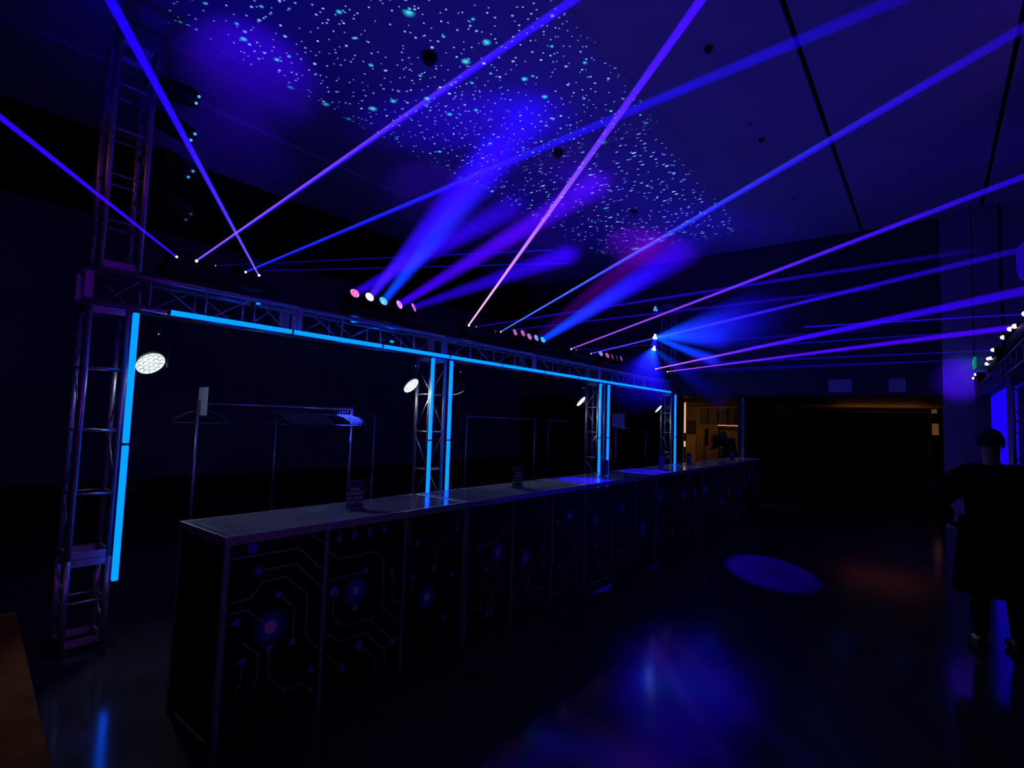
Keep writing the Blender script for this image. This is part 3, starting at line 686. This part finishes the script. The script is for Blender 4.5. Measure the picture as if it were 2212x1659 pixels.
# sign holders
def text_mesh(body, size, parent, m, loc, rot):
    cu = bpy.data.curves.new('lettering', 'FONT'); cu.body = body; cu.size = size; cu.align_x = 'CENTER'; cu.align_y = 'TOP'; cu.space_line = 1.15; cu.extrude = .0003; cu.resolution_u = 2
    o = bpy.data.objects.new('tmp', cu); COL.objects.link(o)
    dg = bpy.context.evaluated_depsgraph_get(); me = bpy.data.meshes.new_from_object(o.evaluated_get(dg)); bpy.data.objects.remove(o)
    me.materials.clear(); me.materials.append(m)
    r = bpy.data.objects.new('lettering', me); COL.objects.link(r); r.parent = parent; r.location = loc; r.rotation_euler = rot
    return r
sp_ = [(765, 1102, 'nearest, on the first counter section'), (1117, 1054, 'on the third counter section'), (1306, 1030, 'between the third tower tubes'), (1428, 1014, 'before the far tower tube'), (1488, 1005, 'in front of the amber doorway edge'), (1581, 994, 'farthest, before the leaning person')]
for px_, py_, lb in sp_:
    p = at(px_, py_, 2, CZ); 
    t = thing('sign_holder', 'clear acrylic sign holder with black card, %s' % lb, 'sign', tuple(p+Vector((0, 0, .002))), 'sign holders on the counter', (0, 0, math.radians(-14)))
    mesh_obj('base', bm_box((-.07, -.045, 0), (.07, .045, .012), .002), M_ACR, t)
    h = .20
    mesh_obj('card', bm_box((-.062, -.002, .016), (.062, .002, h)), M_CARD, t)
    mesh_obj('acrylic_sleeve', bm_box((-.066, -.006, .012), (.066, -.004, h+.006)), M_ACR, t)
    mesh_obj('pale_edge_line', bm_box((-.066, -.003, h+.001), (.066, .003, h+.004)), mat('acrylic_edge', (.5, .5, .65), .3), t)  # pale strip along the top edge
    text_mesh('SNAP\nA PHOTO\nOF YOUR\nCOAT TAG', .026, t, M_WHITEINK, (0, -.0066, h-.045), (math.pi/2, 0, 0))

# ------------------------------------------------------------------ coat racks and hangers
def rack(x0, x1, y, z, label, sheet=False, dep=.5):
    t = thing('garment_rack', label, 'coat rack', (x0, y, 0), 'coat racks')
    L = x1-x0
    mesh_obj('rail', bm_tube((0, 0, z), (L, 0, z), .014, 10), M_CHROME, t, True)
    for xx in (0, L):
        mesh_obj('post', bm_tube((xx, 0, .14), (xx, 0, z+.03), .015, 10), M_CHROME, t, True)
        mesh_obj('foot', bm_tube((xx, -dep/2, .12), (xx, dep/2, .12), .014, 8), M_CHROME, t, True)
        for yy in (-dep/2+.03, dep/2-.03):
            bm = bm_tube((xx-.012, yy, .045), (xx+.012, yy, .045), .045, 12); mesh_obj('caster', bm, M_HOUS, t)
    mesh_obj('lower_rail', bm_tube((0, 0, .16), (L, 0, .16), .012, 8), M_CHROME, t, True)
    return t
def hanger_proto():
    t = thing('clothes_hanger', 'x', 'hanger')
    bm = bmesh.new()
    pathtube(bm, [(.0, .0, -.065), (0, 0, -.045), (.0, .0, -.03), (0, .018, -.012), (0, .020, .004), (0, .010, .016), (0, -.006, .018), (0, -.017, .008)], .0022, 6)
    mesh_obj('hook', bm, M_CHROME, t, True)
    bm = bmesh.new()
    pts = [(0, -.21, -.150), (0, -.222, -.165), (0, -.218, -.178), (0, -.205, -.182), (0, 0, -.184), (0, .205, -.182), (0, .218, -.178), (0, .222, -.165), (0, .21, -.150), (0, .12, -.095), (0, .03, -.070), (0, 0, -.064), (0, -.03, -.070), (0, -.12, -.095), (0, -.21, -.150)]
    pathtube(bm, pts, .0065, 6); mesh_obj('shoulder_frame', bm, M_HANG, t, True)
    return t
def copy_tree(o):
    c = o.copy(); COL.objects.link(c)
    for ch in list(o.children):
        d = ch.copy(); COL.objects.link(d); d.parent = c
    return c
RY, RZ = 5.3, 1.79
pa, pb = at(428, 880, 1, RY), at(760, 885, 1, RY)
rack(pa.x, pb.x, RY, RZ, 'steel coat rack behind the near counter with white paper on its post')
sh = tag(mesh_obj('paper_sheet', bm_box((-.001, -.10, -.15), (.001, .10, .11)), M_PAPER, loc=(pa.x+.018, RY-.05, 1.83)), 'white paper sheet hung on the near coat rack post', 'paper sheet')
rack(at(597, 900, 1, 6.6).x, at(808, 930, 1, 6.6).x, 6.6, 1.72, 'coat rack standing behind the one with the white paper')
rack(at(1005, 990, 1, 5.9).x, at(1155, 905, 1, 5.9).x, 5.9, 1.76, 'coat rack right of the second tower')
rack(at(1185, 905, 1, 6.9).x, at(1270, 905, 1, 6.9).x, 6.9, 1.75, 'deeper coat rack between the second and third towers')
p3 = at(1330, 930, 1, 5.7)
rack(p3.x, at(1395, 930, 1, 5.7).x, 5.7, 1.62, 'coat rack behind the far counter with a grey sheet')
tag(mesh_obj('paper_sheet', bm_box((-.001, -.16, -.16), (.001, .16, .16)), M_PAPER, loc=(p3.x+.02, 5.65, 1.80)), 'grey paper sheet on the far coat rack post', 'paper sheet')
h0 = hanger_proto(); first = True
def put_hanger(px_, ang, lb, y=RY, tilt=0):
    global first
    o = h0 if first else copy_tree(h0); first = False
    x = at(px_, 885, 1, y).x
    o.location = (x, y, RZ+.002); o.rotation_euler = (tilt, 0, ang); o['label'] = lb
    o['group'] = 'hangers on the near coat rack'
put_hanger(436, math.radians(66), 'lone plastic hanger at the paper-marked end of the rack')
for k in range(14):
    put_hanger(598+k*7.0+random.uniform(-2, 2), math.radians(random.uniform(9, 11)), 'dim plastic hanger in the crowded middle of the near coat rack')
for k in range(6):
    put_hanger(724+k*5.6, math.radians(28+k*1.2), 'hanger lit bright blue at the far end of the rack')

# ------------------------------------------------------------------ opposite row on the right
truss('opposite_truss', 'dark truss of the opposite row running away at the right edge', (5.4, YR-.28, 2.38), (12.9, YR-.28, 2.38), 0, ((YR-.28, YR-.04), (2.38, 2.56)), None, 16)
rb = [(5.75, 7.75, [(2210, 678), (2188, 705), (2178, 711), (2163, 729)], 'nearest laser bar of the opposite row'),
      (8.6, 10.0, [(2142, 756), (2137, 774), (2132, 775), (2129, 786)], 'middle laser bar of the opposite row'),
      (12.0, 12.85, [(2105, 809), (2101, 817)], 'farthest laser bar of the opposite row')]
for x0, x1, ls, lb in rb:
    t = thing('laser_bar', lb, 'laser bar', (x0, YR, 2.60), 'laser bars of the opposite row')
    mesh_obj('housing', bm_box((0, -.20, .0), (x1-x0, -.03, .13), .01), M_HOUS, t)
    for px_, py_ in ls:
        p = at(px_, py_, 1, YR); q = Vector(sub(p, (x0, YR, 2.60)))
        hd = mesh_obj('laser_head', bm_box((q.x-.05, -.15, .12), (q.x+.05, -.02, q.z+.03), .01), M_HOUS, t)
        bm = bmesh.new(); ball(bm, (q.x, -.012, q.z), .022, 10, 6); mesh_obj('lens', bm, emis('row_dot', (.85, .6, 1), 4), hd, True)
# towers of the opposite row and glowing blue fabric columns
truss('opposite_tower', 'dark truss tower of the opposite row behind the dark figure', (7.3, YR-.28, .03), (7.3, YR-.28, 2.35), 2, ((7.3, 7.54), (YR-.28, YR-.04)), None, 5)
for i, (pa_, pb_, ytop, zb, lb) in enumerate(((2147, 2169, 806, .02, 'broad glowing blue fabric column under the opposite truss'), (2171, 2179, 826, .02, 'thin glowing blue column, middle of the three'), (2181, 2191, 836, .02, 'thin glowing blue column nearest the right edge'))):
    yy = YR-.16
    A = at(pa_, 900, 1, yy); B = at(pb_, 900, 1, yy); zt = min(at((pa_+pb_)/2, ytop, 1, yy).z, 2.34)
    t = thing('light_column', lb, 'light column', ((A.x+B.x)/2, yy, 0), 'blue light columns')
    hx = abs(A.x-B.x)/2
    mesh_obj('fabric', bm_box((-hx, -.03, zb+.04), (hx, .03, zt), .005), emis('blue_fabric', (.01, .0, 1), .85), t)
    mesh_obj('base', bm_box((-hx-.02, -.10, 0), (hx+.02, .10, zb+.03)), M_HOUS, t)
# exit sign, seen nearly edge on
p = at(2105, 784, 0, XB-.45)
t = thing('exit_sign', 'green exit sign hanging edge-on beside the pier', 'sign', tuple(p))
mesh_obj('housing', bm_box((-.16, -.018, -.10), (.16, .018, .10), .004), mat('exit_sign_body', (.02, .2, .1), .4, em=(.0, .55, .22), es=.35), t)
mesh_obj('stem', bm_tube((0, 0, .1), (0, 0, CEIL-p.z), .008, 8), M_HOUS, t)
text_mesh('EXIT', .13, t, emis('exit_letters', (.2, 1, .6), .5), (0, .0195, .055), (math.pi/2, 0, math.pi))
# pendant cut by the right edge, blue light on it put in as emission
p = at(2236, 562, 1, -1.15)
t = thing('hanging_pendant', 'rounded pendant, its blue light put in as glow, at the right picture edge', 'lamp', tuple(p))
bm = bmesh.new()
prof = [(.0, .30), (.10, .29), (.16, .22), (.19, .1), (.19, -.1), (.17, -.22), (.10, -.28)]
rings = [[bm.verts.new((r*math.cos(k*math.pi/12), r*math.sin(k*math.pi/12), z)) for k in range(24)] for r, z in prof[1:]]
for a, c in zip(rings, rings[1:]):
    for k in range(24): bm.faces.new((a[k], a[(k+1) % 24], c[(k+1) % 24], c[k]))
bm.faces.new(rings[0]); bm.faces.new(rings[-1])
mesh_obj('shade', bm, emis('pendant_blue', (.03, 0, 1), .3), t, True)
mesh_obj('cord', bm_tube((0, 0, .28), (0, 0, CEIL-p.z), .008, 6), M_HOUS, t)
# ------------------------------------------------------------------ ceiling devices
def dome(px_, py_, r, lb):
    p = at(px_, py_, 2, CEIL)
    t = thing('dome_camera', lb, 'security camera', (p.x, p.y, CEIL), 'ceiling dome cameras')
    mesh_obj('mount_ring', bm_tube((0, 0, 0), (0, 0, -.025), r*1.12, 24), M_HOUS, t)
    bm = bmesh.new(); ball(bm, (0, 0, -.025), r, 20, 12)
    bmesh.ops.delete(bm, geom=[v for v in bm.verts if v.co.z > -.02], context='VERTS'); mesh_obj('dome', bm, M_DOME, t, True)
for a in ((928, 122, .085, 'largest black dome camera among the projected stars'), (1206, 328, .075, 'black dome camera in the middle of the stars'), (1370, 456, .06, 'small dome camera near the far end of the stars'),
          (1530, 103, .04, 'dome camera on the plain ceiling near the top edge'), (1645, 300, .035, 'small dome camera right of the stars')): dome(*a)
for i, (px_, py_) in enumerate(((1762, 509), (1716, 429), (1968, 370), (1620, 268))):
    p = at(px_, py_, 2, CEIL)
    t = thing('sprinkler_head', ['sprinkler head nearest the end wall', 'sprinkler head left of the dark ceiling seam', 'sprinkler head between the two long right seams', 'sprinkler head beside the small right dome camera'][i], 'sprinkler', (p.x, p.y, CEIL), 'ceiling sprinklers')
    mesh_obj('escutcheon', bm_tube((0, 0, 0), (0, 0, -.008), .035, 16), M_EDGE, t); mesh_obj('deflector', bm_tube((0, 0, -.035), (0, 0, -.038), .018, 12), M_EDGE, t); mesh_obj('body', bm_tube((0, 0, -.008), (0, 0, -.036), .007, 8), M_EDGE, t)

# ------------------------------------------------------------------ people
def skin_body(name, joints, edges, m, parent=None, loc=(0, 0, 0), lvl=1):
    me = bpy.data.meshes.new(name); names = list(joints); me.from_pydata([joints[k][0] for k in names], [(names.index(a), names.index(b)) for a, b in edges], [])
    o = bpy.data.objects.new(name, me); COL.objects.link(o); o.location = loc
    s = o.modifiers.new('skin', 'SKIN')
    for i, k in enumerate(names):
        r = joints[k][1]; r = (r, r) if isinstance(r, (int, float)) else r
        me.skin_vertices[0].data[i].radius = r; me.skin_vertices[0].data[i].use_root = (i == 0)
    if parent: o.parent = parent
    s.use_smooth_shade = True; ss = o.modifiers.new('sub', 'SUBSURF'); ss.levels = lvl; ss.render_levels = lvl
    dg = bpy.context.evaluated_depsgraph_get(); me2 = bpy.data.meshes.new_from_object(o.evaluated_get(dg)); o.modifiers.clear(); o.data = me2
    me2.materials.clear(); me2.materials.append(m)
    for p_ in me2.polygons: p_.use_smooth = True
    return o
def person(loc, yaw_, lean, label, skin_m, arm_out=.0, hair=True, reach=False, bulk=0.0):
    t = thing('person', label, 'person', loc, None, (0, 0, yaw_))
    f = lean       # forward lean of the trunk (local +x is the way the person faces)
    def tr(z, x=0, y=0):           # trunk point leaning about the hips
        if z > .95: return (x+(z-.95)*math.sin(f), y, .95+(z-.95)*math.cos(f))
        return (x, y, z)
    J = {'pelvis': (tr(.95), (.15, .12)), 'waist': (tr(1.12), (.135, .105)), 'chest': (tr(1.32), (.165, .12)), 'neck0': (tr(1.46), (.085, .075)), 'neck': (tr(1.52, .01), .055), 'head0': (tr(1.58, .02), (.066, .078)), 'head1': (tr(1.655, .02), (.078, .098)), 'head2': (tr(1.73, .01), (.06, .075))}
    E = [('pelvis', 'waist'), ('waist', 'chest'), ('chest', 'neck0'), ('neck0', 'neck'), ('neck', 'head0'), ('head0', 'head1'), ('head1', 'head2')]
    for sd, sg in (('l', 1), ('r', -1)):
        J['sho'+sd] = (tr(1.42, 0, sg*.17), .075)
        if reach: el = tr(1.28, .18, sg*.26); wr = (el[0]+.22, sg*.20, el[2]-.08); hn = (wr[0]+.07, sg*.18, wr[2]-.01)
        else: el = tr(1.15, -.04, sg*(.24+arm_out)); wr = (.12, sg*(.24+arm_out*.3), 1.0); hn = (.17, sg*(.18+arm_out*.1), .95)
        J['elb'+sd] = (el, .048); J['wri'+sd] = (wr, .032); J['han'+sd] = (hn, (.034, .018))
        J['hip'+sd] = ((0, sg*.09, .90), .10); J['kne'+sd] = ((.03, sg*.11, .50), .062); J['ank'+sd] = ((-.01, sg*.12, .09), .042); J['toe'+sd] = ((.15, sg*.13, .035), (.045, .03))
        E += [('chest', 'sho'+sd), ('sho'+sd, 'elb'+sd), ('elb'+sd, 'wri'+sd), ('wri'+sd, 'han'+sd), ('pelvis', 'hip'+sd), ('hip'+sd, 'kne'+sd), ('kne'+sd, 'ank'+sd), ('ank'+sd, 'toe'+sd)]
        base = Vector(hn); d = (Vector(hn)-Vector(wr)).normalized()
        for k in range(4):
            a = base+Vector((0, (k-1.5)*.016, .0)); L = (.07, .08, .075, .06)[k]
            J['f%s%da' % (sd, k)] = (tuple(a+d*L*.5), .009); J['f%s%db' % (sd, k)] = (tuple(a+d*L*.85+Vector((0, 0, -.02))), .008)
            E += [('han'+sd, 'f%s%da' % (sd, k)), ('f%s%da' % (sd, k), 'f%s%db' % (sd, k))]
        J['th'+sd] = (tuple(base+Vector((.0, -sg*.035, .015))+d*.03), .010); E += [('han'+sd, 'th'+sd)]
    skin_body('body', J, E, skin_m, t)
    # jacket and trousers follow the body a little wider
    keep = ('pelvis', 'waist', 'chest', 'neck0', 'shol', 'elbl', 'wril', 'shor', 'elbr', 'wrir')
    Jj = {k: (J[k][0], tuple((c+.018+bulk) for c in (J[k][1] if isinstance(J[k][1], tuple) else (J[k][1],)*2))) for k in keep}
    skin_body('jacket', Jj, [e for e in E if e[0] in keep and e[1] in keep], M_CLOTH, t)
    keep = ('pelvis', 'hipl', 'knel', 'ankl', 'hipr', 'kner', 'ankr')
    Jj = {k: (J[k][0], tuple((c+.014) for c in (J[k][1] if isinstance(J[k][1], tuple) else (J[k][1],)*2))) for k in keep}
    skin_body('trousers', Jj, [e for e in E if e[0] in keep and e[1] in keep], M_CLOTH, t)
    if bulk:
        bm = bm_tube((0, 0, .46), (0, 0, 1.06), .30, 20, .24)
        bmesh.ops.scale(bm, vec=(.72, 1, 1), verts=bm.verts); mesh_obj('coat_skirt', bm, M_CLOTH, t, True)
    for sg in (1, -1):
        mesh_obj('shoe', bm_box((-.07, sg*.125-.045, 0), (.20, sg*.125+.045, .075), .02), M_HOUS, t)
    hc = Vector(tr(1.66, .02)); q = Matrix.Rotation(f, 3, 'Y')
    for sg in (1, -1):
        bm = bmesh.new(); ball(bm, hc+q @ Vector((.0, sg*.080, -.005)), .03, 8, 6, (.6, .35, 1)); bmesh.ops.translate(bm, verts=bm.verts, vec=(0, 0, 0)); mesh_obj('ear', bm, skin_m, t, True)
        bm = bmesh.new(); ball(bm, (0, 0, 0), .012, 8, 6); o = mesh_obj('eye', bm, mat('eye_white', (.6, .6, .6), .3), t, True); o.location = hc+q @ Vector((.083, sg*.032, .005))
    bm = bmesh.new(); tube(bm, hc+q @ Vector((.085, 0, .01)), hc+q @ Vector((.108, 0, -.03)), .008, 8, .016); mesh_obj('nose', bm, skin_m, t, True)
    mesh_obj('mouth', bm_box(hc+q @ Vector((.082, -.022, -.062)), hc+q @ Vector((.092, .022, -.055))), mat('lips', (.3, .1, .1), .5), t)
    if hair:
        bm = bmesh.new(); bmesh.ops.create_uvsphere(bm, u_segments=16, v_segments=10, radius=1)
        for v in bm.verts: v.co = Vector((v.co.x*.108-.012, v.co.y*.092, v.co.z*.115+.02))
        bmesh.ops.delete(bm, geom=[v for v in bm.verts if v.co.z < -.03 or (v.co.x > .045 and v.co.z < .07)], context='VERTS')
        o = mesh_obj('hair', bm, M_HAIR, t, True); o.location = hc; o.rotation_euler = (0, f, 0)
    return t
fp = at(2140, 1300, 2, 0)
person((5.9, -.40, 0), math.radians(12), .10, 'dark silhouetted person in a dark jacket before the blue columns', M_SKIN, .20, bulk=.055)
fp2 = at(1585, 1000, 0, 15.0)
person((15.0, fp2.y, 0), math.radians(150), .55, 'person in dark clothes leaning forward in the amber room beyond the counter', M_SKIN, 0, False, True)

# ------------------------------------------------------------------ amber room furnishing
aw = 19.94
def on(x, y, X=aw): return at(x, y, 0, X)
def slab(name, label, cat, x0, y0, x1, y1, X, m, dep=.1, grp=None, floor=False):
    p, q = at(x0, y0, 0, X), at(x1, y1, 0, X)
    z0 = 0 if floor else min(p.z, q.z)
    z1 = min(max(p.z, q.z), OZ-.01)
    t = thing(name, label, cat, (X, (p.y+q.y)/2, z0), grp)
    hy = abs(p.y-q.y)/2
    mesh_obj('carcass', bm_box((0, -hy, 0), (dep, hy, z1-z0), .004), m, t)
    mesh_obj('door', bm_box((-.02, -hy+.03, .04), (-.001, hy-.03, z1-z0-.04), .003), m, t)
    return t
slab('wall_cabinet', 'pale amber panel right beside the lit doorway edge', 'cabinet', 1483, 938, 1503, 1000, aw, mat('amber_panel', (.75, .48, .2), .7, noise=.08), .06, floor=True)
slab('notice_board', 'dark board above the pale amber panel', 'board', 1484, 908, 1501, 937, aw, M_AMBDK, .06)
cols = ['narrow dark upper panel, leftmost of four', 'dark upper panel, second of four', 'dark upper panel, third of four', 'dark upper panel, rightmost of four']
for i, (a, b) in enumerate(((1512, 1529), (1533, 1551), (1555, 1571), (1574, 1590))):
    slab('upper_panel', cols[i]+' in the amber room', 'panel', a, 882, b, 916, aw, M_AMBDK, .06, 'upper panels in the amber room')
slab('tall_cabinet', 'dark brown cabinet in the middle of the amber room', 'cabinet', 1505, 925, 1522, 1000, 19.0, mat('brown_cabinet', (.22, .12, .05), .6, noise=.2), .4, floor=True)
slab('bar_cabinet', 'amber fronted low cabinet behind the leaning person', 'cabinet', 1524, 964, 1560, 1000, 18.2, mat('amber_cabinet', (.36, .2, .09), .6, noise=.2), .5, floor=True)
# hammered copper canopy with lamps
p, q = at(1548, 920, 0, 17.2), at(1600, 934, 0, 17.2)
t = thing('copper_canopy', 'hammered copper canopy catching amber light over the person', 'canopy', (17.2, (p.y+q.y)/2, p.z))
hy = abs(p.y-q.y)/2
mesh_obj('shell', bm_box((0, -hy, -.12), (.9, hy, .04), .02), mat('hammered_copper', (.75, .35, .14), .3, .9, noise=.3, nscale=30, bump=.8), t)
for k in range(5):
    yk = -hy+.1+k*(2*hy-.2)/4
    mesh_obj('lamp', bm_tube((-.02, yk-.06, .02+.01*k % .02), (-.02, yk+.06, .02), .012, 8), emis('amber_lamp', (1, .45, .16), .8), t)
for sg in (-1, 1):
    mesh_obj('post', bm_tube((.1, sg*(hy-.05), -.12), (.1, sg*(hy-.05), -p.z), .03, 8), M_AMBDK, t)
# bright emissive strip on a pole in the doorway
p = at(1480, 873, 0, 14.2); q = at(1480, 935, 0, 14.2); r_ = at(1479, 953, 0, 14.2); u_ = at(1479, 965, 0, 14.2)
t = thing('door_edge_strip', 'narrow warm yellow glowing strip standing in the amber doorway', 'lamp', (14.2, p.y, 0))
mesh_obj('pole', bm_tube((.02, 0, 0), (.02, 0, p.z), .02, 8), M_AMBDK, t)
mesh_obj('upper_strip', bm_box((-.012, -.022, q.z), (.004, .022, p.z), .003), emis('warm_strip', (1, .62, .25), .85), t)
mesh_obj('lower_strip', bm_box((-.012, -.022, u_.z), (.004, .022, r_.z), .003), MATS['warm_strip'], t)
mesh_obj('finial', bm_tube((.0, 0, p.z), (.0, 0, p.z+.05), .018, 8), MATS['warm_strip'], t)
# partition post and drape edge
p = at(1607, 930, 0, XB)
tag(mesh_obj('drape_pole', bm_tube((0, 0, 0), (0, 0, OZ-.03), .03, 10), mat('drape_pole_paint', (.18, .16, .25), .5), loc=(XB-.06, p.y, 0)), 'tall thin pole at the edge of the black partition', 'pole')
# amber-lit bits around the corridor end, put in as glowing plates
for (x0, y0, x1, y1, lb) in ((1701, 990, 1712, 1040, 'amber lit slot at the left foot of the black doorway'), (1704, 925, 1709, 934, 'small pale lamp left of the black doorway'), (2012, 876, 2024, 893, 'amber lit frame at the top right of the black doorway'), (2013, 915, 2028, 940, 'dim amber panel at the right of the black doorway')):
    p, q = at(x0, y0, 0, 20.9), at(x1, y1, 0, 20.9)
    t = thing('amber_glow_plate', lb, 'lamp', (20.9, (p.y+q.y)/2, (p.z+q.z)/2), 'glowing amber corridor plates')
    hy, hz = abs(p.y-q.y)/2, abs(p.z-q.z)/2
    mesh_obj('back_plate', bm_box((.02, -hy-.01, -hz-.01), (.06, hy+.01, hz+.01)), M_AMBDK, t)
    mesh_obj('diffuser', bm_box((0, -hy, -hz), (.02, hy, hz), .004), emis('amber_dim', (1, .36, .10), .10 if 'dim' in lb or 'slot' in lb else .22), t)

# low plywood riser at the left edge
t = thing('wooden_riser', 'low plank-topped wooden riser dimly lit orange in the lower left corner', 'platform', (.79, 4.64, 0), None, (0, 0, math.radians(-5.9)))
for k in range(13):
    mesh_obj('plank', bm_box((-.155*(k+1)+.004, -2.9, .372), (-.155*k, 0, .40), .003), M_WOOD, t)
mesh_obj('side_board', bm_box((-.03, -2.88, .01), (-.006, -.02, .371)), M_WOOD, t)
mesh_obj('front_board', bm_box((-2.0, -2.88, .01), (-.031, -2.856, .371)), M_WOOD, t)
mesh_obj('back_board', bm_box((-2.0, -.044, .01), (-.031, -.02, .371)), M_WOOD, t)
bpy.context.view_layer.update()
